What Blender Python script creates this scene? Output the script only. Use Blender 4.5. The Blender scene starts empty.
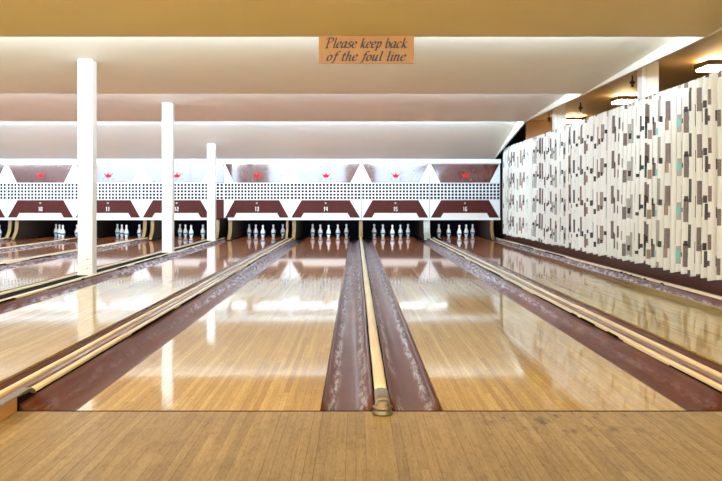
import bpy, math, random
from math import sin, cos, pi, sqrt
random.seed(7)
COL = bpy.context.scene.collection

# ------------------------------------------------------------------ helpers
class MB:
    def __init__(s): s.v=[]; s.f=[]; s.mi=[]; s.uv=None
    def box(s,x0,x1,y0,y1,z0,z1,m=0):
        n=len(s.v)
        s.v+=[(x0,y0,z0),(x1,y0,z0),(x1,y1,z0),(x0,y1,z0),(x0,y0,z1),(x1,y0,z1),(x1,y1,z1),(x0,y1,z1)]
        for q in ((3,2,1,0),(4,5,6,7),(0,1,5,4),(1,2,6,5),(2,3,7,6),(3,0,4,7)):
            s.f.append(tuple(n+i for i in q)); s.mi.append(m)
        return s
    def prism(s,pts,a0,a1,axis='y',m=0):
        """pts: 2D outline; extruded along axis from a0 to a1"""
        n=len(s.v); k=len(pts)
        def P(p,a):
            if axis=='y': return (p[0],a,p[1])
            if axis=='x': return (a,p[0],p[1])
            return (p[0],p[1],a)
        s.v+=[P(p,a0) for p in pts]+[P(p,a1) for p in pts]
        s.f.append(tuple(range(n,n+k))); s.mi.append(m)
        s.f.append(tuple(range(n+2*k-1,n+k-1,-1))); s.mi.append(m)
        for i in range(k):
            j=(i+1)%k
            s.f.append((n+j,n+i,n+k+i,n+k+j)); s.mi.append(m)
        return s
    def lathe(s,prof,cx=0,cy=0,seg=24,m=0):
        n=len(s.v)
        for r,z in prof:
            for i in range(seg):
                a=2*pi*i/seg; s.v.append((cx+r*cos(a),cy+r*sin(a),z))
        for j in range(len(prof)-1):
            for i in range(seg):
                k=(i+1)%seg
                s.f.append((n+j*seg+i,n+j*seg+k,n+(j+1)*seg+k,n+(j+1)*seg+i)); s.mi.append(m)
        s.f.append(tuple(n+i for i in range(seg-1,-1,-1))); s.mi.append(m)
        e=n+(len(prof)-1)*seg
        s.f.append(tuple(e+i for i in range(seg))); s.mi.append(m)
        return s
    def sweep(s,sec,path,m=0,caps=True):
        """sec: 2D (across x, up z); path: list of (x,y,z,scale)"""
        n=len(s.v); k=len(sec)
        for (x,y,z,sc) in path:
            for (a,b) in sec: s.v.append((x+a*sc,y,z+b*sc))
        for j in range(len(path)-1):
            for i in range(k):
                q=(i+1)%k
                s.f.append((n+j*k+i,n+j*k+q,n+(j+1)*k+q,n+(j+1)*k+i)); s.mi.append(m)
        if caps:
            s.f.append(tuple(n+i for i in range(k-1,-1,-1))); s.mi.append(m)
            e=n+(len(path)-1)*k
            s.f.append(tuple(e+i for i in range(k))); s.mi.append(m)
        return s
    def build(s,name,mats,parent=None,smooth=False,bevel=0,recalc=True,origin=None):
        me=bpy.data.meshes.new(name)
        o0=origin or (0,0,0)
        me.from_pydata([(a-o0[0],b-o0[1],c-o0[2]) for a,b,c in s.v],[],s.f)
        if not isinstance(mats,(list,tuple)): mats=[mats]
        for m in mats: me.materials.append(m)
        for p,i in zip(me.polygons,s.mi): p.material_index=i; p.use_smooth=smooth
        if recalc:
            import bmesh
            bm=bmesh.new(); bm.from_mesh(me); bmesh.ops.recalc_face_normals(bm,faces=bm.faces); bm.to_mesh(me); bm.free()
        me.update()
        o=bpy.data.objects.new(name,me); COL.objects.link(o); o.location=o0
        if parent: 
            o.parent=parent; o.location=tuple(o0[i]-parent.location[i] for i in range(3)) if origin is None else o0
        if bevel:
            b=o.modifiers.new('bevel','BEVEL'); b.width=bevel; b.segments=2; b.limit_method='ANGLE'
        if smooth:
            try:
                with bpy.context.temp_override(object=o,active_object=o,selected_objects=[o]): pass
            except Exception: pass
        return o

def tag(o,label=None,cat=None,group=None,kind=None):
    if label: o['label']=label
    if cat: o['category']=cat
    if group: o['group']=group
    if kind: o['kind']=kind
    return o
def empty(name,loc,label,cat,group=None):
    o=bpy.data.objects.new(name,None); COL.objects.link(o); o.location=loc; o.empty_display_size=.1
    return tag(o,label,cat,group)

# ------------------------------------------------------------------ materials
def newmat(name):
    m=bpy.data.materials.new(name); m.use_nodes=True
    nt=m.node_tree; b=nt.nodes['Principled BSDF']
    return m,nt,b
def plain(name,col,rough=.5,metal=0,coat=0,spec=.5,emit=None,es=0,noise=0,nscale=20):
    m,nt,b=newmat(name)
    b.inputs['Base Color'].default_value=(*col,1); b.inputs['Roughness'].default_value=rough
    b.inputs['Metallic'].default_value=metal; b.inputs['Coat Weight'].default_value=coat
    b.inputs['Specular IOR Level'].default_value=spec
    if emit: b.inputs['Emission Color'].default_value=(*emit,1); b.inputs['Emission Strength'].default_value=es
    if noise:
        N=nt.nodes; L=nt.links
        t=N.new('ShaderNodeTexCoord'); n=N.new('ShaderNodeTexNoise'); n.inputs['Scale'].default_value=nscale
        n.inputs['Detail'].default_value=6
        L.new(t.outputs['Object'],n.inputs['Vector'])
        mx=N.new('ShaderNodeMix'); mx.data_type='RGBA'
        mx.inputs['A'].default_value=(*[c*(1-noise) for c in col],1); mx.inputs['B'].default_value=(*[min(1,c*(1+noise)) for c in col],1)
        L.new(n.outputs['Fac'],mx.inputs['Factor']); L.new(mx.outputs['Result'],b.inputs['Base Color'])
    return m
class G:
    """tiny node graph helper"""
    def __init__(s,nt): s.nt=nt
    def val(s,x,sock):
        if isinstance(x,(int,float)): sock.default_value=x
        else: s.nt.links.new(x,sock)
    def math(s,op,a,b=0,c=None,clamp=False):
        n=s.nt.nodes.new('ShaderNodeMath'); n.operation=op; n.use_clamp=clamp
        s.val(a,n.inputs[0]); s.val(b,n.inputs[1])
        if c is not None: s.val(c,n.inputs[2])
        return n.outputs[0]
    def comb(s,x,y,z):
        n=s.nt.nodes.new('ShaderNodeCombineXYZ')
        for i,q in enumerate((x,y,z)): s.val(q,n.inputs[i])
        return n.outputs[0]
    def sep(s,v):
        n=s.nt.nodes.new('ShaderNodeSeparateXYZ'); s.nt.links.new(v,n.inputs[0]); return n.outputs
    def wn(s,v):
        n=s.nt.nodes.new('ShaderNodeTexWhiteNoise'); n.noise_dimensions='3D'; s.nt.links.new(v,n.inputs['Vector']); return n.outputs
    def noise(s,v,scale=1,detail=4,rough=.5):
        n=s.nt.nodes.new('ShaderNodeTexNoise'); s.nt.links.new(v,n.inputs['Vector'])
        n.inputs['Scale'].default_value=scale; n.inputs['Detail'].default_value=detail; n.inputs['Roughness'].default_value=rough
        return n.outputs['Fac']
    def ramp(s,f,stops,const=False):
        n=s.nt.nodes.new('ShaderNodeValToRGB'); s.nt.links.new(f,n.inputs[0])
        r=n.color_ramp
        if const: r.interpolation='CONSTANT'
        while len(r.elements)<len(stops): r.elements.new(.5)
        for e,(p,c) in zip(r.elements,stops): e.position=p; e.color=(*c,1) if len(c)==3 else c
        return n.outputs['Color']
    def mix(s,f,a,b,mode='MIX'):
        n=s.nt.nodes.new('ShaderNodeMix'); n.data_type='RGBA'; n.blend_type=mode
        s.val(f,n.inputs['Factor'])
        for k,x in (('A',a),('B',b)):
            if isinstance(x,tuple): n.inputs[k].default_value=(*x,1)
            else: s.nt.links.new(x,n.inputs[k])
        return n.outputs['Result']
    def bump(s,h,strength,dist=.002):
        n=s.nt.nodes.new('ShaderNodeBump'); n.inputs['Strength'].default_value=strength; n.inputs['Distance'].default_value=dist
        s.nt.links.new(h,n.inputs['Height']); return n.outputs['Normal']
    def obj(s):
        return s.nt.nodes.new('ShaderNodeTexCoord').outputs['Object']
    def sstep(s,x,a,b):
        n=s.nt.nodes.new('ShaderNodeMapRange'); n.interpolation_type='SMOOTHSTEP'
        s.val(x,n.inputs['Value']); n.inputs['From Min'].default_value=a; n.inputs['From Max'].default_value=b
        return n.outputs['Result']

def boards(name,tones,far=None,farY=(9,12),width=.0267,length=1.6,rough=.3,coat=1,coatr=.06,dirt=0,seam=.5,bump=.3):
    m,nt,b=newmat(name); g=G(nt); p=g.obj(); x,y,z=g.sep(p)
    bx=g.math('DIVIDE',x,width); bi=g.math('FLOOR',bx); fr=g.math('FRACT',bx)
    off=g.wn(g.comb(bi,3.3,1.1))['Value']
    by=g.math('ADD',g.math('DIVIDE',y,length),g.math('MULTIPLY',off,7.0)); byi=g.math('FLOOR',by); fy=g.math('FRACT',by)
    rnd=g.wn(g.comb(bi,byi,5.0))['Value']
    c=g.ramp(rnd,[(i/(len(tones)-1),t) for i,t in enumerate(tones)])
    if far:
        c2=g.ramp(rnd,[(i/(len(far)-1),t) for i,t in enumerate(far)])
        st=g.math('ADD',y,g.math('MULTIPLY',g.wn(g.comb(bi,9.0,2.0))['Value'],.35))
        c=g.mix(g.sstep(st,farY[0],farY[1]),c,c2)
    grain=g.noise(g.comb(g.math('MULTIPLY',x,90),g.math('MULTIPLY',y,3.0),rnd),1,5,.6)
    c=g.mix(.55,c,g.ramp(grain,[(.3,(.55,.5,.45)),(.65,(1,1,1))]),'MULTIPLY')
    fine=g.noise(g.comb(g.math('MULTIPLY',x,130),g.math('MULTIPLY',y,22),rnd),1,3,.7)
    c=g.mix(.6,c,g.ramp(fine,[(.34,(.62,.55,.46)),(.55,(1,1,1))]),'MULTIPLY')
    blotch=g.noise(p,1.3,4,.55)
    c=g.mix(.5,c,g.ramp(blotch,[(.3,(.72,.66,.6)),(.6,(1,1,1))]),'MULTIPLY')
    e=g.math('MINIMUM',fr,g.math('SUBTRACT',1,fr))
    sm=g.math('SUBTRACT',1,g.sstep(e,0,.07))
    ey=g.math('MINIMUM',fy,g.math('SUBTRACT',1,fy)); sy=g.math('SUBTRACT',1,g.sstep(ey,0,.0022))
    s=g.math('MAXIMUM',sm,sy)
    sj=g.math('MULTIPLY',s,g.math('MULTIPLY',g.wn(g.comb(bi,1.0,8.0))['Value'],seam))
    c=g.mix(sj,c,(.10,.05,.02))
    if dirt:
        d=g.noise(g.comb(g.math('MULTIPLY',x,14),g.math('MULTIPLY',y,5),0.0),1,8,.7)
        reg=g.math('SUBTRACT',1,g.sstep(g.math('ABSOLUTE',g.math('SUBTRACT',y,3.55)),.0,.42))
        reg=g.math('MULTIPLY',reg,g.math('SUBTRACT',1,g.sstep(g.math('ABSOLUTE',g.math('SUBTRACT',x,.85)),.05,.6)))
        c=g.mix(g.math('MULTIPLY',g.math('MULTIPLY',g.sstep(d,.5,.68),g.math('ADD',reg,.28)),dirt),c,(.07,.055,.045))
    nt.links.new(c,b.inputs['Base Color'])
    b.inputs['Roughness'].default_value=rough; b.inputs['Specular IOR Level'].default_value=.12; b.inputs['Coat Weight'].default_value=coat; b.inputs['Coat Roughness'].default_value=coatr
    h=g.math('ADD',g.math('MULTIPLY',rnd,.5),g.math('MULTIPLY',g.noise(g.comb(g.math('MULTIPLY',x,40),g.math('MULTIPLY',y,6),0.0),1,3),1.0))
    h=g.math('SUBTRACT',h,g.math('MULTIPLY',sm,.4))
    nb=g.bump(h,bump,.0006)
    nt.links.new(nb,b.inputs['Normal'])
    nt.links.new(nb,b.inputs['Coat Normal'])
    b.inputs['Coat IOR'].default_value=1.4
    return m

M={}
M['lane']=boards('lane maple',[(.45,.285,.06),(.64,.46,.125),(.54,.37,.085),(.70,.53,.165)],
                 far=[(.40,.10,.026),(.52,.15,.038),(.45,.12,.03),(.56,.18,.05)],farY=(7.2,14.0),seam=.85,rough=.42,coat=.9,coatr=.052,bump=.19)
M['approach']=boards('approach maple',[(.32,.245,.135),(.42,.325,.18),(.365,.28,.15),(.46,.36,.205)],width=.036,length=1.1,rough=.42,coat=.25,coatr=.25,dirt=1.0,seam=.95,bump=.25)

def gutter_mat():
    m,nt,b=newmat('gutter paint'); g=G(nt); p=g.obj(); x,y,z=g.sep(p)
    uvn=nt.nodes.new('ShaderNodeUVMap'); u,v,_=g.sep(uvn.outputs['UV'])
    c=g.ramp(g.noise(p,3,5),[(.3,(.085,.020,.011)),(.7,(.13,.036,.02))])
    wob=g.math('MULTIPLY',g.math('SUBTRACT',g.noise(g.comb(0.0,g.math('MULTIPLY',y,1.8),x),1,4,.65),.5),.22)
    uu=g.math('ADD',u,wob)
    l1=g.math('SUBTRACT',1,g.sstep(g.math('ABSOLUTE',g.math('SUBTRACT',uu,.20)),.0,.13))
    l2=g.math('SUBTRACT',1,g.sstep(g.math('ABSOLUTE',g.math('SUBTRACT',uu,.82)),.0,.12))
    pat=g.sstep(g.noise(g.comb(g.math('MULTIPLY',x,45),g.math('MULTIPLY',y,5),2.0),1,9,.8),.45,.58)
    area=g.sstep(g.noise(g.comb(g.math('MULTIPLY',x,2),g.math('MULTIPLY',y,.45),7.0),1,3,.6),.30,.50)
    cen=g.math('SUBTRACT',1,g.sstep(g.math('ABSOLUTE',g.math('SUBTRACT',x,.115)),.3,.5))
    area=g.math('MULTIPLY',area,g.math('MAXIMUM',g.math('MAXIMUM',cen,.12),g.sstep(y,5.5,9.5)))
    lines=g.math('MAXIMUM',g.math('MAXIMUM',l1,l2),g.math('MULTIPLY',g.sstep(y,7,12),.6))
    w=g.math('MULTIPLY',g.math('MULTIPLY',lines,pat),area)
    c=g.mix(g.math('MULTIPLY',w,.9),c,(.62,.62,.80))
    sc=g.sstep(g.noise(g.comb(g.math('MULTIPLY',x,30),g.math('MULTIPLY',y,2.5),4.0),1,7,.75),.56,.75)
    c=g.mix(g.math('MULTIPLY',sc,.45),c,(.06,.028,.03))
    nt.links.new(c,b.inputs['Base Color'])
    b.inputs['Roughness'].default_value=.38; b.inputs['Specular IOR Level'].default_value=.1; b.inputs['Coat Weight'].default_value=.3; b.inputs['Coat Roughness'].default_value=.12
    nt.links.new(g.bump(g.noise(g.comb(g.math('MULTIPLY',x,25),g.math('MULTIPLY',y,5),0.0),1,5,.6),.5,.004),b.inputs['Normal'])
    return m
M['gutter']=gutter_mat()
def capwood():
    m,nt,b=newmat('cap wood'); g=G(nt); p=g.obj(); x,y,z=g.sep(p)
    n=g.noise(g.comb(g.math('MULTIPLY',x,60),g.math('MULTIPLY',y,2),g.math('MULTIPLY',z,60)),1,6,.65)
    c=g.ramp(n,[(.25,(.62,.46,.27)),(.55,(.82,.68,.47)),(.8,(.86,.74,.56))])
    s=g.sstep(g.noise(g.comb(g.math('MULTIPLY',x,20),g.math('MULTIPLY',y,7),0.0),1,6,.7),.62,.74)
    c=g.mix(g.math('MULTIPLY',s,.6),c,(.2,.12,.06))
    nt.links.new(c,b.inputs['Base Color']); b.inputs['Roughness'].default_value=.35
    return m
M['cap']=capwood()
M['track']=plain('return track maroon',(.15,.05,.035),.3,coat=.5,noise=.25,nscale=6)
M['void']=plain('dark void',(.008,.007,.008),.9,spec=.05)
M['metal']=plain('worn metal',(.27,.235,.18),.36,metal=.8,noise=.35,nscale=25)
M['boxwood']=plain('box wood',(.50,.27,.09),.35,coat=.4,noise=.2,nscale=12)
M['white']=plain('white enamel',(.86,.87,.89),.28,coat=.3)
M['rail']=plain('white rail',(.83,.83,.82),.35)
M['cream']=plain('cream enamel',(.80,.76,.72),.35)
def maroon():
    m,nt,b=newmat('maroon laminate'); g=G(nt); p=g.obj()
    c=g.ramp(g.noise(p,4,5),[(.3,(.085,.014,.010)),(.7,(.115,.021,.015))])
    s=g.sstep(g.noise(g.comb(g.math('MULTIPLY',g.sep(p)[0],3),0.0,g.math('MULTIPLY',g.sep(p)[2],60)),1,3),.66,.72)
    c=g.mix(g.math('MULTIPLY',s,.25),c,(.5,.35,.3))
    nt.links.new(c,b.inputs['Base Color']); b.inputs['Roughness'].default_value=.22
    b.inputs['Coat Weight'].default_value=1; b.inputs['Coat Roughness'].default_value=.05; b.inputs['Coat IOR'].default_value=1.95
    b.inputs['Specular IOR Level'].default_value=.3
    nt.links.new(g.bump(g.noise(p,1.6,1),.05,.01),b.inputs['Coat Normal'])
    return m
M['maroon_gloss']=maroon()
M['maroon_low']=plain('maroon lower panel',(.070,.011,.007),.5,spec=.12,noise=.2,nscale=5)
M['ceil']=plain('ceiling paint',(.77,.76,.675),.7,noise=.03,nscale=2)
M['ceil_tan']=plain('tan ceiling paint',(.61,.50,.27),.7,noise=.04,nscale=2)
M['ceil_gold']=plain('varnished tan ceiling',(.70,.50,.24),.5,noise=.06,nscale=3)
M['wall_tan']=plain('tan wall',(.42,.27,.14),.6,noise=.05,nscale=3)
M['wall_side']=plain('light wall',(.62,.58,.52),.7)
M['pit']=plain('pit cloth',(.004,.006,.012),.9,spec=.1)
M['pit_w']=plain('pit side',(.016,.011,.008),.7,spec=.2)
M['kick']=plain('kickback wood',(.24,.135,.045),.45,noise=.3,nscale=14)
M['kick_metal']=plain('kickback metal',(.38,.37,.33),.4,metal=.4,noise=.2,nscale=14)
M['post']=plain('post paint',(.80,.80,.78),.42,noise=.03,nscale=9)
M['scuff']=plain('scuffed paint',(.45,.40,.34),.7)
M['pin']=plain('pin white',(.82,.85,.86),.18,coat=.6)
M['band']=plain('pin blue band',(.02,.26,.50),.4)
M['red']=plain('crown red',(.62,.006,.004),.6,spec=.2,emit=None)
M['ink']=plain('black ink',(.035,.03,.03),.6)
M['digit']=plain('white digit',(.86,.84,.82),.4)
M['lock']=plain('grey lock',(.30,.30,.28),.35,metal=.7)
M['sign']=plain('gold sign board',(.345,.160,.030),.45,noise=.18,nscale=9)
M['board']=plain('maroon board',(.065,.014,.008),.4,spec=.3,noise=.25,nscale=4)
M['fixwood']=plain('fixture wood',(.10,.05,.03),.5)
M['lamp']=plain('lamp diffuser',(.9,.8,.6),.4,emit=(1,.74,.40),es=34)
M['sprink']=plain('sprinkler brass',(.07,.045,.03),.5,metal=.5)
M['frame']=plain('window frame',(.5,.5,.5),.5)
M['glass']=plain('daylight pane',(.6,.7,.8),.3,emit=(.50,.72,1.0),es=9.5)
M['darkfloor']=plain('dark floor',(.05,.035,.03),.6)

def curtain_mat():
    m,nt,b=newmat('printed curtain'); g=G(nt)
    uvn=nt.nodes.new('ShaderNodeUVMap'); u,v,_=g.sep(uvn.outputs['UV'])
    fab=g.noise(g.comb(g.math('MULTIPLY',u,160),g.math('MULTIPLY',v,160),0.0),1,3,.7)
    c=g.ramp(fab,[(.3,(.60,.58,.54)),(.7,(.74,.72,.68))])
    VP=.46
    palette=[(.0,(.085,.034,.026)),(.36,(.25,.22,.19)),(.56,(.016,.014,.016)),(.78,(.22,.13,.10)),(.92,(.30,.28,.25))]
    def layer(c,w,duty,seed,hmin,hmax,thr,pal,soft):
        ub=g.math('DIVIDE',g.math('ADD',u,seed*.41),w); ui=g.math('FLOOR',ub); uf=g.math('FRACT',ub)
        ui=g.math('MODULO',ui,float(int(4.3/w)))
        r=g.wn(g.comb(ui,seed,.5)); col=g.sep(r['Color']); keep=r['Value']
        voff=col[0]; vb=g.math('ADD',g.math('DIVIDE',v,VP),voff); vf=g.math('FRACT',vb)
        hh=g.math('ADD',hmin,g.math('MULTIPLY',col[1],hmax-hmin))
        # every other repeat may be shifted a little, as the drop repeats are
        inb=g.math('MULTIPLY',g.math('LESS_THAN',vf,hh),g.math('LESS_THAN',uf,duty))
        inb=g.math('MULTIPLY',inb,g.math('LESS_THAN',keep,thr))
        colr=g.ramp(col[2],pal,True)
        tex=g.sstep(g.noise(g.comb(g.math('MULTIPLY',u,240),g.math('MULTIPLY',v,120),seed),1,4,.8),.28,.62)
        a=g.math('MULTIPLY',inb,g.math('ADD',1-soft,g.math('MULTIPLY',tex,soft)))
        return g.mix(a,c,colr)
    c=layer(c,.10,.52,1.0,.3,.66,.55,[(.0,(.075,.028,.024)),(.6,(.27,.24,.22)),(.85,(.20,.12,.10))],.45)
    c=layer(c,.078,.56,2.0,.22,.66,.62,palette,.25)
    c=layer(c,.050,.72,5.0,.08,.18,.42,[(.0,(.16,.47,.44)),(.24,(.016,.014,.016)),(.62,(.085,.034,.026))],.15)
    nt.links.new(c,b.inputs['Base Color']); b.inputs['Roughness'].default_value=.85
    b.inputs['Specular IOR Level'].default_value=.1
    return m
M['curtain']=curtain_mat()

# ------------------------------------------------------------------ layout numbers
FOUL=3.64; DECK=22.1; MASKY=19.8
LANES={8:-10.58,9:-8.98,10:-7.38,11:-5.78,12:-4.15,13:-2.345,14:-.69,15:.915,16:2.60}
HW=.533
def words(n): return {8:'eight',9:'nine',10:'ten',11:'eleven',12:'twelve',13:'thirteen',14:'fourteen',15:'fifteen',16:'sixteen'}[n]

# ------------------------------------------------------------------ floor & approach
tag(MB().box(-15.5,8,-8,FOUL-.012,-.06,0).build('floor',M['approach']),kind='structure')
tag(MB().box(-15.5,8,FOUL-.012,23,-.16,-.115).build('floor',M['darkfloor']),kind='structure')
tag(MB().box(-15.5,3.3,FOUL-.012,FOUL+.002,-.06,.0006).build('trim_1',M['void']),kind='structure')
tag(MB().box(3.497,8,FOUL,17.7,-.115,0).build('floor',M['darkfloor']),kind='structure')
tag(MB().box(-15.5,-11.35,FOUL+.002,22.2,-.115,0).build('floor',M['darkfloor']),kind='structure')

# lanes
for n,c in LANES.items():
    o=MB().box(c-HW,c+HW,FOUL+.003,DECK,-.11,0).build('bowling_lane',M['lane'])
    where={16:'polished board lane between the patterned curtain and the double rail, under panel sixteen',
           15:'polished board lane right of the single metal tipped rail, leading to panel fifteen',
           14:'polished board lane left of the single metal tipped rail, leading to panel fourteen',
           13:'polished board lane just right of the row of white columns, leading to panel thirteen',
           12:'polished board lane just left of the row of white columns, leading to panel twelve',
           11:'reddish board lane leading to panel eleven, second left of the white columns',
           10:'reddish board lane leading to panel ten, third left of the white columns',
           9:'far left board lane running to the half hidden panel at the edge',
           8:'outermost left board lane beyond the lane of the panel at the edge'}[n]
    tag(o,where,'bowling lane','polished bowling lanes')

# gutters and division rails --------------------------------------------------
GY0=FOUL+.003; GY1=19.6
def gutter(x0,x1,label,hi='r'):
    """concave channel from x0 to x1"""
    mb=MB(); N=14; sec=[]
    w=x1-x0; d=.075
    for i in range(N+1):
        t=i/N; s=1-abs(2*t-1)**2.4
        base=-.012+.042*(t if hi=='r' else 1-t)**1.5
        sec.append((x0+w*t,base-d*s))
    ys=[GY0+(GY1-GY0)*k/60 for k in range(61)]
    for y in ys:
        for a,b in sec: mb.v.append((a,y,b))
    K=N+1
    for j in range(60):
        for i in range(N):
            mb.f.append((j*K+i,j*K+i+1,(j+1)*K+i+1,(j+1)*K+i)); mb.mi.append(0)
    # underside so the channel has thickness
    n=len(mb.v)
    for y in (ys[0],ys[-1]): mb.v+=[(x0,y,-.11),(x1,y,-.11)]
    mb.f+=[(n,n+2,n+3,n+1)]; mb.mi.append(0)
    mb.f.append(tuple([n,n+1]+[i for i in range(N,-1,-1)])); mb.mi.append(0)
    e=60*K
    mb.f.append(tuple([n+3,n+2]+[e+i for i in range(0,N+1)])); mb.mi.append(0)
    mb.f.append(tuple([n,0]+[j*K for j in range(1,61)]+[n+2])); mb.mi.append(0)
    mb.f.append(tuple([n+1,n+3]+[j*K+N for j in range(60,-1,-1)])); mb.mi.append(0)
    o=mb.build('gutter',M['gutter'],smooth=True,recalc=False)
    me=o.data; uv=me.uv_layers.new(name='UVMap')
    for l in me.loops:
        v=me.vertices[l.vertex_index].co; uv.data[l.index].uv=((v.x-x0)/w,v.y)
    for p in me.polygons:
        if len(p.vertices)>4: p.use_smooth=False
    tag(o,label,'gutter','maroon lane gutters'); return o
def rail_section(w,h):
    r=w/2; pts=[(-r,-.02),(r,-.02)]
    for i in range(9):
        a=pi*i/8; pts.append((r*cos(a),h-r*.55+r*.55*sin(a)))
    return pts
def rail_path(x,y0,y1,z=0,wob=.0028,seed=0,lift=0,xe=0):
    P=[]; N=90
    for k in range(N+1):
        y=y0+(y1-y0)*k/N; t=(y-y0)/(y1-y0)
        dx=wob*(sin(y*1.7+seed)+.6*sin(y*3.9+2*seed))*min(1,k/5)*min(1,(N-k)/5)
        u=max(0,(y-18.6)/(21-18.6)); u=min(1,u)
        P.append((x+dx+xe*u*u,y,z+lift*u*u,1))
    return P
def rail(name,x,w,h,label=None,parent=None,y0=FOUL+.03,seed=0,lift=.05,y1=19.62,grp=None,wob=.0026):
    mb=MB(); mb.sweep(rail_section(w,h),rail_path(x,y0,y1,seed=seed,lift=lift,wob=wob))
    o=mb.build(name,M['cap'],parent,smooth=True)
    for p in o.data.polygons:
        if len(p.vertices)>4: p.use_smooth=False
    if label: tag(o,label,'rail',grp)
    return o
def base_strip(xa,xb,parent,name='base_strip',mat='void',h=.036):
    MB().box(xa,xb,GY0,19.60,-.10,h).build(name,M[mat],parent)
    for side,(p,q) in enumerate(((xa-.0065,xa-.0004),(xb+.0004,xb+.0065))):
        mb=MB(); rr=random.Random(int(abs(xa)*1000)+side); N=240; cur=.030
        for k in range(N+1):
            y=GY0+(19.60-GY0)*k/N
            if rr.random()<(.35 if cur>.04 else .09): cur=rr.choice([.030,.046,.046])
            mb.v+=[(p,y,-.10),(q,y,-.10),(q,y,cur),(p,y,cur)]
        for j in range(N):
            for i in range(4):
                r_=(i+1)%4; mb.f.append((4*j+i,4*j+r_,4*j+4+r_,4*j+4+i)); mb.mi.append(0)
        mb.f+=[(3,2,1,0),(4*N,4*N+1,4*N+2,4*N+3)]; mb.mi+=[0,0]
        mb.build('dark_joint',M['void'],parent)
def single_gap(xl,xr,xc,a,b,w=.062,metal=False):
    gutter(xl+.001,xc-w/2-.007,f'maroon gutter along the right side of lane {words(a)}')
    gutter(xc+w/2+.007,xr-.001,f'maroon gutter along the left side of lane {words(b)}','l')
    e=empty('division_rail',(xc,FOUL,0),f'single pale wood rail with metal tip between lanes {words(a)} and {words(b)}' if metal else f'single pale wood rail between lanes {words(a)} and {words(b)}','rail','pale wood division rails')
    rail('wooden_cap',xc,w-.004,.055,parent=e,y0=FOUL+.17 if metal else FOUL+.02,seed=a,lift=.02,wob=.0007)
    base_strip(xc-w/2,xc+w/2,e)
    if metal:
        mb=MB()
        r=.036
        def sec(r,h):
            return [(-r,.0005),(r,.0005)]+[(r*cos(pi*i/10),h-r*.5+r*.5*sin(pi*i/10)) for i in range(11)]
        mb.sweep(sec(.0325,.060),[(xc,FOUL-.04,0.001,1.02),(xc,FOUL+.05,0,1),(xc,FOUL+.12,0,1),(xc,FOUL+.19,0,.99)])
        # rounded nose stepping down to a two-ring foot
        prof=[(.044,.0008),(.044,.011),(.039,.014),(.039,.024),(.0425,.027),(.0425,.034),(.035,.038),(.033,.046),(.028,.054),(.019,.059),(.008,.061)]
        mb.lathe(prof,xc,FOUL-.056,28)
        o=mb.build('metal_tip',M['metal'],e,smooth=True); o['label']='worn grey metal end tip'
        for p in o.data.polygons:
            if len(p.vertices)>4: p.use_smooth=False
    return e
def double_gap(xl,xr,ca,cb,a,b,w=.031,track='track',hood=False,grp='pale wood division rails'):
    gutter(xl+.001,ca-w/2-.009,f'maroon gutter along the right side of lane {words(a)}')
    gutter(cb+w/2+.009,xr-.001,f'maroon gutter along the left side of lane {words(b)}','l')
    e=empty('ball_return_track' if track=='track' else 'division_rail',((ca+cb)/2,FOUL,0),
            f'double wood rail with sunken ball return track between lanes {words(a)} and {words(b)}' if track=='track' else f'double pale rail carrying the white columns between lanes {words(a)} and {words(b)}','rail',grp)
    rail('wooden_cap',ca,w,.055,parent=e,seed=a,lift=.05)
    rail('wooden_cap',cb,w,.055,parent=e,seed=b+.5,lift=.05,y0=FOUL+.17 if hood else FOUL+.03)
    base_strip(ca-w/2-.002,cb+w/2+.002,e)
    if track=='track':
        mb=MB(); x0=ca+w/2+.004; x1=cb-w/2-.004; mid=(x0+x1)/2
        mb.box(x0,x1,GY0,19.6,.0365,.039)
        mb.prism([(mid-.016,.038),(mid+.016,.038),(mid+.010,.046),(mid-.010,.046)],GY0,19.6)
        mb.build('track',M['track'],e)
    if hood:
        xa=cb-w/2-.006; xb=cb+w/2+.006
        # wooden box that carries the return out on to the approach
        MB().box(xa,xb,2.3,FOUL-.01,.0005,.066).build('wooden_box',M['boxwood'],e,bevel=.006)
        # curved metal hood: plate wrapping down at its far end
        out=[(3.2,.068),(FOUL+.02,.070),(FOUL+.10,.072),(FOUL+.15,.068),(FOUL+.185,.052),(FOUL+.195,.03),(FOUL+.19,.004),
             (FOUL+.165,.004),(FOUL+.168,.03),(FOUL+.155,.045),(FOUL+.12,.055),(FOUL+.02,.060),(FOUL-.012,.062),(FOUL-.012,.0665),(3.2,.0665)]
        MB().prism(out,xa+.002,xb+.002,'x').build('metal_hood',M['metal'],e,bevel=.004)['label']='worn metal hood'
        MB().box(xa+.01,xb-.004,FOUL-.008,FOUL+.15,.0365,.052).build('opening',M['void'],e)
    return e
g=lambda n:(LANES[n]-HW,LANES[n]+HW)
single_gap(g(14)[1],g(15)[0],.115,14,15,metal=True)
double_gap(g(13)[1],g(14)[0],-1.612,-1.498,13,14,hood=True)
double_gap(g(15)[1],g(16)[0],1.708,1.828,15,16,w=.033)
double_gap(g(12)[1],g(13)[0],-3.345,-3.105,12,13,track='plain',w=.038)
double_gap(g(11)[1],g(12)[0],-5.02,-4.925,11,12)
single_gap(g(10)[1],g(11)[0],(g(10)[1]+g(11)[0])/2,10,11)
double_gap(g(9)[1],g(10)[0],-8.23,-8.13,9,10)
single_gap(g(8)[1],g(9)[0],(g(8)[1]+g(9)[0])/2,8,9)
# right hand side of lane 16
gutter(g(16)[1]+.001,3.267,'maroon gutter beside the curtain wall on the right')
o=empty('division_rail',(3.30,FOUL,0),'single pale wood rail along the foot of the curtain wall','rail','pale wood division rails')
rail('wooden_cap',3.30,.046,.055,parent=o,seed=3,lift=.02)
base_strip(3.277,3.323,o)
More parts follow.
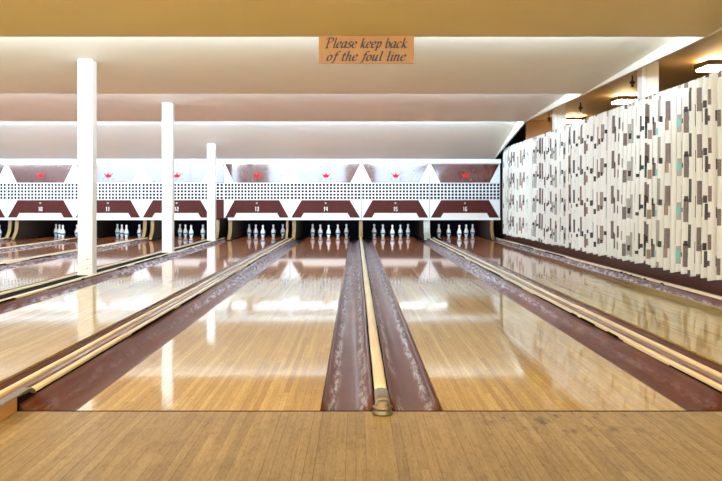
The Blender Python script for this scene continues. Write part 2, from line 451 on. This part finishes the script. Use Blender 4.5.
# floor strip & kick board under the curtain
tag(MB().box(3.325,3.474,FOUL,19.6,-.115,.02).build('trim_2',M['board']),kind='structure')
tag(MB().box(3.476,3.496,FOUL,19.6,-.115,.62).build('baseboard_right',M['board']),kind='structure')
tag(MB().box(3.476,3.496,-8,FOUL,-.0,.62).build('baseboard_right',M['board']),kind='structure')

# ------------------------------------------------------------------ ceiling
ZL=2.454; LIPS=[7.79,11.94,16.09]; XR=3.27; XL=-15.5
def ceil_panel(y0,z0,y1,z1,mat,t=.04,tw=1):
    # sloping panel plus the vertical fascia that rises at its far lip
    mb=MB()
    n=40
    for i in range(n+1):
        x=XL+(XR-XL)*i/n; zz0=z0-.022*(x+3.2)*tw
        mb.v+=[(x,y0,zz0),(x,y1,z1),(x,y1,z1+t),(x,y0,zz0+t)]
    for i in range(n):
        for k in range(4):
            q=(k+1)%4; mb.f.append((4*i+k,4*i+q,4*i+4+q,4*i+4+k)); mb.mi.append(0)
    mb.f+=[(3,2,1,0),(4*n,4*n+1,4*n+2,4*n+3)]; mb.mi+=[0,0]
    return tag(mb.build('ceiling',mat),kind='structure')
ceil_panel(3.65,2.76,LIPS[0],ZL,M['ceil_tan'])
ceil_panel(LIPS[0],2.76,LIPS[1],ZL,M['ceil'])
ceil_panel(LIPS[1],2.76,LIPS[2],ZL,M['ceil'])
ceil_panel(LIPS[2],2.72,19.72,1.915,M['ceil'],tw=.2)
for L,zt in zip(LIPS,(3.15,3.15,2.8)):
    tag(MB().box(XL,XR,L-.02,L,ZL+.001,zt).build('ceiling',M['ceil']),kind='structure')
# side fascia along the right ends of the bays
tag(MB().box(XR,XR+.03,3.65,LIPS[2],ZL+.001,2.85).build('ceiling',M['ceil']),kind='structure')
tag(MB().prism([(LIPS[2],ZL),(19.72,1.915),(19.72,1.96),(LIPS[2],2.7)],XR,XR+.03,'x').build('ceiling',M['ceil']),kind='structure')
# varnished flat ceiling over the walkway beyond the curtain
tag(MB().box(XR+.03,8,-8,17.7,2.63,2.69).build('ceiling',M['ceil_gold']),kind='structure')
tag(MB().box(XL,XR+.03,-8,3.65,3.30,3.36).build('ceiling',M['ceil']),kind='structure')
tag(MB().box(XL,XR+.03,3.62,3.65,2.70,3.30).build('ceiling',M['ceil_tan']),kind='structure')
# walls
tag(MB().box(3.62,8,17.7,17.8,0,2.66).build('wall_back',M['wall_tan']),kind='structure')
tag(MB().box(3.62,3.66,17.8,23,-.16,2.66).build('wall_back',M['pit_w']),kind='structure')
tag(MB().box(XL,3.66,23,23.1,-.16,3.4).build('wall_back',M['void']),kind='structure')
tag(MB().box(XL-.1,XL,-8,23,-.16,3.4).build('wall_left',M['wall_side']),kind='structure')
tag(MB().box(8,8.1,-8,17.8,-.16,3.4).build('wall_right',M['wall_tan']),kind='structure')
tag(MB().box(XL,XR+.03,19.95,20.0,1.90,3.36).build('wall_back',M['void']),kind='structure')
# rear wall with three daylight windows (behind the camera, mirrored in the glossy panels)
WIN=[(-14.9,-6.75),(-5.0,-.63),(1.09,5.5)]; WZ=(1.08,3.12)
mb=MB(); yb0,yb1=-8.1,-8.0
mb.box(XL,8,yb0,yb1,-.06,WZ[0]); mb.box(XL,8,yb0,yb1,WZ[1],3.4)
xs=[XL]+[a for w in WIN for a in w]+[8]
for i in range(0,len(xs),2): mb.box(xs[i],xs[i+1],yb0,yb1,WZ[0],WZ[1])
tag(mb.build('wall_rear',M['wall_tan']),kind='structure')
for i,(a,b) in enumerate(WIN):
    mb=MB(); mb.box(a,b,yb0-.02,yb0,WZ[0],WZ[1])
    e=tag(mb.build(f'window_{i+1}',M['glass']),kind='structure')
    mb=MB(); f=.04
    for x in [a+(b-a)*k/3 for k in range(4)]: mb.box(max(a,x-f/2),min(b,x+f/2),-8.09,-8.03,WZ[0],WZ[1])
    mb.build('window_frame',M['frame'],e)

# ------------------------------------------------------------------ columns
PY=[9.9,14.2,18.5]
for i,(y,zt) in enumerate(zip(PY,(2.604,2.592,2.19))):
    lab=['nearest and tallest looking white square column on the left double rail','middle white square column of the row on the left','farthest white square column in front of panel twelve'][i]
    e=empty('column',(-3.225,y+.09,0),lab,'column','white columns on the left')
    w=.088
    MB().box(-3.225-w,-3.225+w,y,y+.17,.013,zt-.0).build('shaft',M['post'],e,bevel=.006)
    if i<2:
        MB().box(-3.225-w-.002,-3.225+w+.002,y-.002,y+.172,.013,.055).build('scuffed_foot',M['post'],e)
    if i==0:
        mb=MB()
        random.seed(3)
        for k in range(16):
            x=-3.225+random.uniform(-.08,.07); z=.10+random.uniform(0,.13)
            mb.box(x,x+random.uniform(.006,.02),y-.0015,y,z,z+random.uniform(.004,.012))
        mb.build('scuff_marks',M['scuff'],e)
for i,y in enumerate((10.2,14.7)):
    lab=['white column rising behind the curtain top, nearer of two','white column rising behind the curtain top, farther of two'][i]
    e=empty('column',(3.61,y+.08,0),lab,'column','white columns behind the curtain')
    x0=3.43 if False else 3.64
    MB().box(3.562,3.712,y,y+.16,.001,2.63).build('shaft',M['post'],e)
    MB().box(3.504,3.555,y-.012,y+.16,.001,2.63).build('edge_casing',M['rail'],e)

# ------------------------------------------------------------------ masking units
def trap(x0,x1,x2,x3,zt,zb): # top x0..x1, bottom x2..x3
    return [(x0,zt),(x1,zt),(x3,zb),(x2,zb)]
def zz(y): return 2.132-y/202
EDG={9:(-9.93,-8.315),10:(-8.315,-6.70),11:(-6.70,-5.105),12:(-5.105,-3.43),13:(-3.145,-1.571),14:(-1.571,.126),15:(.126,1.750),16:(1.750,3.435)}
EDG[8]=(-11.55,-9.93)
DIG={'0':[[(0,0),(1,0),(1,2),(0,2),(0,0)]],'1':[[(.5,0),(.5,2),(.2,1.7)]],'2':[[(0,2),(1,2),(1,1),(0,1),(0,0),(1,0)]],
'3':[[(0,2),(1,2),(1,0),(0,0)],[(.2,1),(1,1)]],'4':[[(0,2),(0,.75),(1,.75)],[(1,2),(1,0)]],'5':[[(1,2),(0,2),(0,1),(1,1),(1,0),(0,0)]],
'6':[[(1,2),(0,2),(0,0),(1,0),(1,1),(0,1)]],'8':[[(0,0),(1,0),(1,2),(0,2),(0,0)],[(0,1),(1,1)]],'9':[[(0,0),(1,0),(1,2),(0,2),(0,1),(1,1)]]}
def digits(s,cx,zb,h,y0,y1):
    mb=MB(); w=h*.34; gap=h*.26; t=h*.085
    tot=len(s)*w+(len(s)-1)*gap; x=cx-tot/2
    for ch in s:
        for st in DIG[ch]:
            for (a,b),(c,d) in zip(st,st[1:]):
                ax,az,bx,bz=x+a*w,zb+b*h/2,x+c*w,zb+d*h/2
                L=sqrt((bx-ax)**2+(bz-az)**2) or 1; ux,uz=(bx-ax)/L*t,(bz-az)/L*t
                mb.prism([(ax-ux-uz,az-uz+ux),(bx+ux-uz,bz+uz+ux),(bx+ux+uz,bz+uz-ux),(ax-ux+uz,az-uz-ux)],y0,y1)
        x+=w+gap
    return mb
def grille(mb,x0,x1,z0,z1,y0,y1,nx,nz,hole=.70):
    px=(x1-x0)/nx; pz=(z1-z0)/nz; bw=px*(1-hole)/2; bz=pz*(1-hole)/2
    for i in range(nx+1):
        x=x0+i*px; mb.box(max(x0,x-bw),min(x1,x+bw),y0,y1,z0,z1)
    for j in range(nz+1):
        z=z0+j*pz; mb.box(x0,x1,y0+.0015,y1-.0015,max(z0,z-bz),min(z1,z+bz))
Y=MASKY
mb=MB().box(-11.55,3.44,Y-.06,Y+.10,1.812,1.912)
tag(mb.build('valance',M['white'],bevel=.004),'long white board running above all the numbered panels','valance')
for n,(a,b) in EDG.items():
    c=(a+b)/2; w=b-a; A=a+.008; B=b-.008
    lab={16:'numbered panel above the last lane beside the curtain, mostly maroon with a red crown, sixteen'}.get(n,
        f'numbered masking panel with red crown over the pins, white and maroon, {words(n)}')
    if n==8: lab='masking panel over the outermost left lane beyond the picture edge'
    if n==9: lab='masking panel at the left edge, cut by the frame, left of panel ten'
    e=empty('masking_panel',(c,Y,zz(336)),lab,'masking panel','masking panels above the pins')
    T=.03
    # white backing sheets above and below the grille
    mb=MB(); mb.box(A,B,Y,Y+T,zz(159),zz(66)); mb.box(A,B,Y,Y+T,zz(326),zz(239))
    mb.build('white_sheet',M['white'],e)
    # maroon fields standing just proud
    k=w/341
    if n!=99:
        mb=MB(); mb.prism(trap(a+.03,b-.03,c-118*k,c+118*k,zz(68),zz(157)),Y-.012,Y-.001)
        mb.build('upper_field',M['maroon_gloss'],e)['label']='glossy maroon upper field'
        mb=MB(); mb.prism(trap(c-115*k,c+115*k,a+.03,b-.03,zz(241),zz(325)),Y-.012,Y-.001)
        mb.build('lower_field',M['maroon_low'],e)['label']='maroon lower field'
        mb=MB(); mb.prism(trap(c-104*k,c+104*k,c-118*k,c+118*k,zz(303),zz(326)),Y-.022,Y-.0125)
        mb.build('white_inset',M['cream'],e)
    mb=MB(); grille(mb,A,B,zz(238),zz(160),Y-.004,Y+.016,20,5)
    mb.build('grille',M['white'],e)['label']='white grid with square holes'
    MB().box(A,B,Y+.10,Y+.12,zz(239),zz(159)).build('dark_backing',M['void'],e)
    # seams
    MB().box(a-.004,a+.004,Y-.006,Y+.02,zz(326),zz(66)).build('seam_strip',M['lock'],e)
    # bottom rail
    MB().box(a+(.10 if n==13 else .004),b-.004,Y-.05,Y+.04,zz(337),zz(326)).build('bottom_rail',M['rail'],e,bevel=.003)
    # crown: base, three flared points with balls
    kx=.0056
    cx=c+.01; cz=1.515
    cr=[(-9,-7),(9,-7),(11.5,0),(18,9),(9.5,5),(5.5,4),(0,13),(-5.5,4),(-9.5,5),(-18,9),(-11.5,0)]
    mb=MB(); mb.prism([(cx+x*kx,cz+z*kx) for x,z in cr],Y-.022,Y-.0125)
    for bx,bz in ((-18,10),(0,14),(18,10)):
        mb.prism([(cx+(bx+2.2*cos(2*pi*i/10))*kx,cz+(bz+2.2*sin(2*pi*i/10))*kx) for i in range(10)],Y-.0225,Y-.0125)
    mb.build('crown_emblem',M['red'],e)['label']='red crown emblem'
    for dx in (-.115,0,.115): MB().box(cx+dx-.012,cx+dx+.012,Y-.016,Y-.0125,1.432,1.452).build('emblem_dot',M['ink'],e)
    digits(str(n),c,.685,.085,Y-.018,Y-.0125).build('number',M['digit'],e)['label']='white number %s'%words(n)
    mb=MB(); mb.prism([(c+.022*cos(2*pi*i/16),.868+.022*sin(2*pi*i/16)) for i in range(16)],Y-.022,Y-.0125)
    mb.build('lock',M['lock'],e)
# filler between 12 and 13
e=empty('filler_panel',(-3.29,Y,zz(336)),'narrow maroon filler strip beside panel thirteen behind the farthest column','panel')
MB().box(-3.422,-3.153,Y,Y+.02,zz(158),zz(66)).build('upper_field',M['maroon_gloss'],e)
MB().box(-3.422,-3.153,Y,Y+.02,zz(328),zz(239)).build('lower_field',M['maroon_low'],e)
mb=MB(); grille(mb,-3.422,-3.153,zz(238),zz(160),Y-.004,Y+.016,3,5); mb.build('grille',M['white'],e)
MB().box(-3.422,-3.153,Y+.10,Y+.12,zz(239),zz(159)).build('dark_backing',M['void'],e)

# ------------------------------------------------------------------ pits and kickbacks
tag(MB().box(-11.8,3.6,22.9,22.93,-.11,1.9).build('pit_curtain',M['pit']),'black cloth closing the pits behind all the pins','pit curtain')
tag(MB().box(-11.8,3.6,DECK+.002,22.89,-.11,-.05).build('floor',M['void']),kind='structure')
def kick(x,w,label,mat='kick',side=None):
    prof=[(19.62,.0),(19.66,.055),(19.72,.10),(19.80,.17),(19.84,.27),(19.86,.40),(19.86,.468),(22.6,.468),(22.6,0)]
    e=empty('kickback',(x,19.62,0),label,'kickback','wooden kickbacks beside the pins')
    mb=MB(); mb.prism([(p[0]+.03,max(p[1],.0)-(.0)) for p in prof],x-w/2+.004,x+w/2-.004,'x')
    mb.build('side_board',M['pit_w'],e)
    # pale nosing following the curved front
    fr=prof[:7]; mb=MB()
    for (y0,z0),(y1,z1) in zip(fr,fr[1:]):
        mb.prism([(y0,z0),(y1,z1),(y1+.028,z1),(y0+.028,z0)],x-w/2,x+w/2,'x')
    mb.build('nosing',M[mat],e)['label']='worn yellow wood edge' if mat=='kick' else 'grey metal edge'
kick(.115,.085,'yellow edged kickback between the pins of lanes fourteen and fifteen')
kick(1.708-.02,.15,'wide grey edged kickback left of the pins of lane sixteen','kick_metal')
kick(-1.498+.02,.085,'yellow edged kickback left of the pins of lane fourteen')
kick(-1.64,.05,'yellow edged kickback right of the pins of lane thirteen')
kick(-3.00,.085,'yellow edged kickback left of the pins of lane thirteen')
kick(-3.30,.085,'yellow edged kickback behind the farthest white column')
kick(-4.86,.08,'yellow edged kickback left of the pins of lane twelve')
kick(-5.04,.08,'yellow edged kickback right of the pins of lane eleven')
kick(-6.58,.085,'yellow edged kickback between the pins of lanes ten and eleven')
kick(-8.10,.08,'yellow edged kickback left of the pins of lane ten')
kick(-8.26,.08,'yellow edged kickback right of the pins at the left edge')
kick(3.24,.07,'yellow edged kickback beside the curtain, right of the pins of lane sixteen')

# ------------------------------------------------------------------ pins
def pin_parts():
    P=[(.026,0),(.030,.004),(.034,.02),(.046,.06),(.0555,.095),(.058,.12),(.0545,.15),(.044,.18),(.031,.205),(.0235,.225),(.021,.243),(.022,.258),(.0265,.275),(.0275,.290),(.0245,.305),(.016,.314),(.006,.3175)]
    B=[(.0505,.068),(.056,.073),(.0595,.088),(.0615,.098),(.0605,.104),(.0580,.106)]
    return P,B
P,B=pin_parts()
def smoothed(P,k=3):
    out=[]
    for i in range(len(P)-1):
        p0=P[max(i-1,0)];p1=P[i];p2=P[i+1];p3=P[min(i+2,len(P)-1)]
        for j in range(k):
            t=j/k
            f=lambda a,b,c,d:.5*((2*b)+(-a+c)*t+(2*a-5*b+4*c-d)*t*t+(-a+3*b-3*c+d)*t**3)
            out.append((max(.002,f(p0[0],p1[0],p2[0],p3[0])),f(p0[1],p1[1],p2[1],p3[1])))
    out.append(P[-1]); return out
proto=None; HP=20.95
SPOT=[('head pin',0,0),('left inner pin',-.225,.39),('right inner pin',.225,.39),('left corner pin',-.44,.74),('right corner pin',.44,.74)]
for n,c in LANES.items():
    for nm,dx,dy in SPOT:
        lane={8:'the outermost lane',9:'the far left lane'}.get(n,f'lane {words(n)}')
        col={'head pin':'centre front pin','left inner pin':'second pin from the left','right inner pin':'second pin from the right','left corner pin':'leftmost pin','right corner pin':'rightmost pin'}[nm]
        lab=f'white pin with blue band, {col} on {lane}'
        loc=(c+dx,HP+dy,.0005)
        if proto is None:
            proto=empty('bowling_pin',loc,lab,'bowling pin')
            o=MB().lathe(smoothed(P),0,0,24).build('pin_body',M['pin'],smooth=True); o.parent=proto
            o2=MB().lathe(B,0,0,24).build('blue_band',M['band'],smooth=True); o2.parent=proto; o2['label']='blue rubber band'
            parts=[o,o2]; r=proto
        else:
            r=proto.copy(); COL.objects.link(r); r.location=loc; r['label']=lab
            for q in parts:
                k=q.copy(); COL.objects.link(k); k.parent=r
        r['group']=f'five pins standing on {lane}'

# ------------------------------------------------------------------ sign
def nib_text(lines,y0,y1):
    """broad-nib lettering. coordinates: x-height 1"""
    A={}
    A['P']=([[(.35,0),(.35,.8),(.38,1.75)],[(.0,1.45),(.15,1.7),(.6,1.78),(1.0,1.6),(1.05,1.25),(.85,.95),(.45,.85)],[(.1,0),(.6,0)]],1.2)
    A['l']=([[(.1,1.65),(.25,1.7),(.25,.9),(.25,.15),(.4,0),(.55,.12)]],.55)
    A['e']=([[(.1,.5),(.5,.6),(.62,.85),(.4,1.0),(.15,.8),(.08,.4),(.25,.05),(.5,.05),(.7,.25)]],.78)
    A['a']=([[(.68,.9),(.4,1.0),(.12,.7),(.1,.25),(.3,.0),(.55,.3),(.68,.8)],[(.7,1.0),(.66,.5),(.68,.1),(.82,.02),(.92,.15)]],.95)
    A['s']=([[(.58,.85),(.4,1.0),(.18,.85),(.25,.6),(.5,.4),(.52,.15),(.3,0),(.08,.12)]],.7)
    A['k']=([[(.1,1.65),(.25,1.7),(.22,.9),(.2,0)],[(.7,1.0),(.5,.75),(.24,.55)],[(.3,.55),(.5,.3),(.68,.02),(.85,.05),(.95,.2)]],.92)
    A['p']=([[(.1,.9),(.22,1.0),(.2,.3),(.16,-.6)],[(.22,.7),(.45,1.0),(.68,.85),(.68,.4),(.5,.05),(.3,.08),(.2,.25)],[(-.02,-.6),(.35,-.6)]],.88)
    A['b']=([[(.05,1.65),(.2,1.7),(.17,.9),(.17,.2),(.35,0),(.6,.15),(.68,.6),(.5,.98),(.3,.85),(.18,.6)]],.85)
    A['c']=([[(.62,.85),(.42,1.0),(.15,.75),(.08,.35),(.25,.02),(.5,.05),(.68,.22)]],.75)
    A['o']=([[(.4,1.0),(.15,.75),(.1,.3),(.32,0),(.6,.25),(.65,.7),(.4,1.0)]],.82)
    A['f']=([[(.85,1.6),(.65,1.75),(.45,1.5),(.38,.8),(.3,-.1),(.15,-.55),(-.05,-.5)],[(.12,.98),(.72,.98)]],.68)
    A['t']=([[(.32,1.45),(.26,.9),(.24,.2),(.38,0),(.58,.15)],[(.05,.98),(.58,.98)]],.62)
    A['h']=([[(.05,1.65),(.2,1.7),(.18,.9),(.16,0)],[(.18,.6),(.4,.97),(.6,.9),(.62,.5),(.62,.1),(.75,0),(.88,.14)]],.95)
    A['u']=([[(.05,.88),(.17,1.0),(.16,.3),(.3,0),(.5,.2),(.62,.6)],[(.66,1.0),(.62,.5),(.64,.08),(.78,.0),(.9,.14)]],.95)
    A['i']=([[(.08,.88),(.22,1.0),(.2,.4),(.22,.1),(.35,0),(.5,.14)],[(.27,1.4),(.28,1.5)]],.5)
    A['n']=([[(.05,.88),(.18,1.0),(.16,.5),(.15,0)],[(.17,.6),(.4,.97),(.6,.9),(.62,.5),(.62,.1),(.75,0),(.88,.14)]],.95)
    A[' ']=([],.55)
    mb=MB(); nx,nz=.085,.045; T=.035
    yy=y0
    for text,cx,zb,size,W in lines:
        tot=sum(A[ch][1] for ch in text); kx=W/tot; x=cx-W/2
        for ch in text:
            for st in A[ch][0]:
                pts=smoothed2(st)
                for (a,b),(c,d) in zip(pts,pts[1:]):
                    L=sqrt((c-a)**2+(d-b)**2) or 1; px,pz=-(d-b)/L*T,(c-a)/L*T
                    if px*nx+pz*nz<0: px,pz=-px,-pz
                    sv=lambda v: 1+(v-1)*.78 if v>1 else (v*.6 if v<0 else v)
                    b,d=sv(b),sv(d)
                    q=[(a-nx-px,b-nz-pz),(c-nx-px,d-nz-pz),(c+nx+px,d+nz+pz),(a+nx+px,b+nz+pz)]
                    mb.prism([(x+(u+.28*v)*kx,zb+v*size) for u,v in q],yy,y1)
            x+=A[ch][1]*kx
    return mb
def smoothed2(P,k=6):
    if len(P)==2: return P
    out=[]
    for i in range(len(P)-1):
        p0=P[max(i-1,0)];p1=P[i];p2=P[i+1];p3=P[min(i+2,len(P)-1)]
        for j in range(k):
            t=j/k
            f=lambda a,b,c,d:.5*((2*b)+(-a+c)*t+(2*a-5*b+4*c-d)*t*t+(-a+3*b-3*c+d)*t**3)
            out.append((f(p0[0],p1[0],p2[0],p3[0]),f(p0[1],p1[1],p2[1],p3[1])))
    out.append(P[-1]); return out
SY=7.745
sx0,sx1=(318.8-356)/832*SY,(414-356)/832*SY
sz1=.918+(201-35.6)/832*SY; sz0=.918+(201-63.3)/832*SY
e=empty('sign',((sx0+sx1)/2,SY,sz0),'gold sign with dark italic lettering hanging from the ceiling edge','sign')
MB().box(sx0,sx1,SY,SY+.02,sz0,sz1).build('sign_board',M['sign'],e,bevel=.002)
k=SY/832
xh=6.3*k
nib_text([('Please keep back',(365.5-356)*k,.918+(201-48.0)*k,xh,82*k),('of the foul line',(365.5-356)*k,.918+(201-60.9)*k,xh*.97,79*k)],SY-.004,SY-.0005).build('lettering',M['ink'],e,recalc=False)['label']='dark italic words'

# ------------------------------------------------------------------ curtain
def curtain():
    ys=[]; y=5.6
    x_c=3.405; rows=[0,.03,.07,.12,.25,.5,.8,1.1,1.4,1.65,1.85,1.94,1.955]
    ZT=2.135; ZB=.18; N=int((19.05-5.6)/.0115)
    rnd=random.Random(5)
    # irregular pleats
    ph=[0]; 
    knots=[]; yk=5.6
    while yk<19.6: knots.append(yk); yk+=rnd.uniform(.12,.24)
    amp=[rnd.uniform(.034,.058) for _ in knots]
    mb=MB(); U=[]; u=0; prev=None
    import bisect
    for k in range(N+1):
        y=5.6+(19.05-5.6)*k/N
        i=min(max(bisect.bisect_right(knots,y)-1,0),len(knots)-2); t=(y-knots[i])/(knots[i+1]-knots[i])
        s=cos(2*pi*t); s=s*(1.25-.25*s*s)
        a=amp[i]*.5+.5*amp[i]; 
        f=a*s
        if prev: u+=sqrt((y-prev[0])**2+(f*1.0-prev[1])**2)
        prev=(y,f)
        hem=.012*sin(i*2.1)+.010*s+.008*sin(y*2)
        for j,r in enumerate(rows):
            z=ZT-r*(ZT-ZB-hem)/1.955
            q=1 if r>.1 else .75
            q+= .25*min(1,r/1.9)
            x=x_c+f*q+.012*sin(y*.9+r)*min(1,r)
            lean=.004*sin(i*3.3)*r
            mb.v.append((x,y+lean,z+(0.008*cos(2*pi*t) if j<2 else 0))); U.append((u,z))
    R=len(rows)
    for k in range(N):
        for j in range(R-1):
            mb.f.append((k*R+j,(k+1)*R+j,(k+1)*R+j+1,k*R+j+1)); mb.mi.append(0)
    o=mb.build('curtain',M['curtain'],smooth=True,recalc=False)
    me=o.data; uv=me.uv_layers.new(name='UVMap')
    for l in me.loops: uv.data[l.index].uv=U[l.vertex_index]
    so=o.modifiers.new('thickness','SOLIDIFY'); so.thickness=.003; so.offset=0
    return tag(o,'long pleated cream curtain with brown, black and turquoise blocks along the right side','curtain')
curtain()
tag(MB().box(3.474,3.494,5.6,19.5,2.075,2.115).build('curtain_rail',M['rail']),'white rail behind the top of the patterned curtain','curtain rail')

# ------------------------------------------------------------------ fixtures over the walkway
FX=[(10.06,'square glowing ceiling lamp at the right edge of the picture'),(13.45,'square glowing ceiling lamp left of the nearer column behind the curtain'),(16.8,'square glowing ceiling lamp right beside the farther column behind the curtain'),(6.7,'square glowing ceiling lamp nearest the viewer above the curtain walkway')]
lroot=None
for y,lab in FX:
    x=4.38; loc=(x,y,2.63)
    if lroot is None:
        lroot=empty('ceiling_light',loc,lab,'ceiling light','square lamps over the walkway')
        mb=MB()
        h=.21; t=.02
        for (a,b,c,d) in ((-h,h,-h,-h+t),(-h,h,h-t,h),(-h,-h+t,-h+t,h-t),(h-t,h,-h+t,h-t)): mb.box(a,b,c,d,-.095,-.035)
        f=mb.build('wooden_frame',M['fixwood']); f.parent=lroot
        d=MB().box(-h+t+.001,h-t-.001,-h+t+.001,h-t-.001,-.125,-.045).build('diffuser',M['lamp']); d.parent=lroot; d['label']='glowing warm diffuser'
        s=MB().lathe([(.02,-.045),(.02,-.0005)],0,0,12).build('stem',M['fixwood']); s.parent=lroot
        pts=[f,d,s]
    else:
        r=lroot.copy(); COL.objects.link(r); r.location=loc; r['label']=lab
        for q in pts: kk=q.copy(); COL.objects.link(kk); kk.parent=r
for (x,y,lab) in ((3.77,11.35,'dark sprinkler head nearest, hanging left of the nearer column'),(3.90,14.45,'dark sprinkler head hanging right of the farther column'),(3.78,16.3,'dark sprinkler head farthest away, left of the farther column')):
    e=empty('ceiling_sprinkler',(x,y,2.63),lab,'sprinkler','sprinkler heads on the walkway ceiling')
    MB().lathe([(.012,-.06),(.012,-.0005)],x,y,10).build('pipe',M['sprink'],e).location=(-x,-y,0)
    mb=MB(); mb.lathe([(.012,-.16),(.02,-.15),(.012,-.13),(.03,-.105),(.045,-.095),(.03,-.08),(.014,-.07),(.02,-.06)],x,y,12)
    mb.build('head',M['sprink'],e).location=(-x,-y,0)

# ------------------------------------------------------------------ lights
def area(name,loc,rot,sx,sy,power,col,spread=pi):
    l=bpy.data.lights.new(name,'AREA'); l.shape='RECTANGLE'; l.size=sx; l.size_y=sy; l.energy=power; l.color=col; l.spread=spread
    o=bpy.data.objects.new(name,l); COL.objects.link(o); o.location=loc; o.rotation_euler=rot
    return o
COOL=(.67,.84,1.0)
W=XR-XL-.3; XC=(XR+XL)/2
# fluorescent strips concealed behind each lip, tipped up at the sloping ceiling
SW=3.1-XL-.2; SC=(3.1+XL)/2
for L,z,pw,tl,co in ((LIPS[0],2.55,900,130,COOL),(LIPS[1],2.54,800,134,COOL),(LIPS[2],2.52,1150,146,(.56,.80,1.0))):
    area('strip_light',(SC,L+.10,z),(math.radians(tl),0,0),SW,.09,pw,co)
area('strip_light',(XC,3.72,2.60),(math.radians(80),0,0),W,.07,230,(.93,.97,.88))
# lamp of the concourse behind the camera
area('concourse_light',(-3,-3.5,3.2),(0,0,0),12,3,300,(.90,.95,.80))
area('warm_ceiling_fill',(-2,1.4,1.1),(math.radians(140),0,0),9,.6,420,(1,.66,.22))  # added warm source aimed up to tint the sloping ceiling, not a lamp of the room
# pin deck lamps, behind each masking panel
for n,c in LANES.items():
    area('pin_light',(c,19.98,.80),(math.radians(42),0,0),1.1,.08,15,(.92,.96,1))
for y,_ in FX:
    l=bpy.data.lights.new('bulb','POINT'); l.energy=40; l.color=(1,.60,.22); l.shadow_soft_size=.03
    o=bpy.data.objects.new('bulb',l); COL.objects.link(o); o.location=(4.38,y,2.585)
w=bpy.data.worlds.new('world'); bpy.context.scene.world=w; w.use_nodes=True
w.node_tree.nodes['Background'].inputs[0].default_value=(.6,.7,.8,1); w.node_tree.nodes['Background'].inputs[1].default_value=.05

# ------------------------------------------------------------------ camera
cd=bpy.data.cameras.new('camera'); cam=bpy.data.objects.new('camera',cd); COL.objects.link(cam)
cam.location=(0,0,.918); cam.rotation_euler=(pi/2,0,0)
cd.sensor_width=36; cd.lens=36*832/722
cd.shift_x=(361-356)/722; cd.shift_y=-(240.5-201)/722
cd.clip_start=.05
sc=bpy.context.scene; sc.camera=cam
sc.view_settings.view_transform='Standard'; sc.view_settings.look='None'; sc.view_settings.gamma=1; sc.view_settings.use_curve_mapping=False
sc.view_settings.exposure=0.0
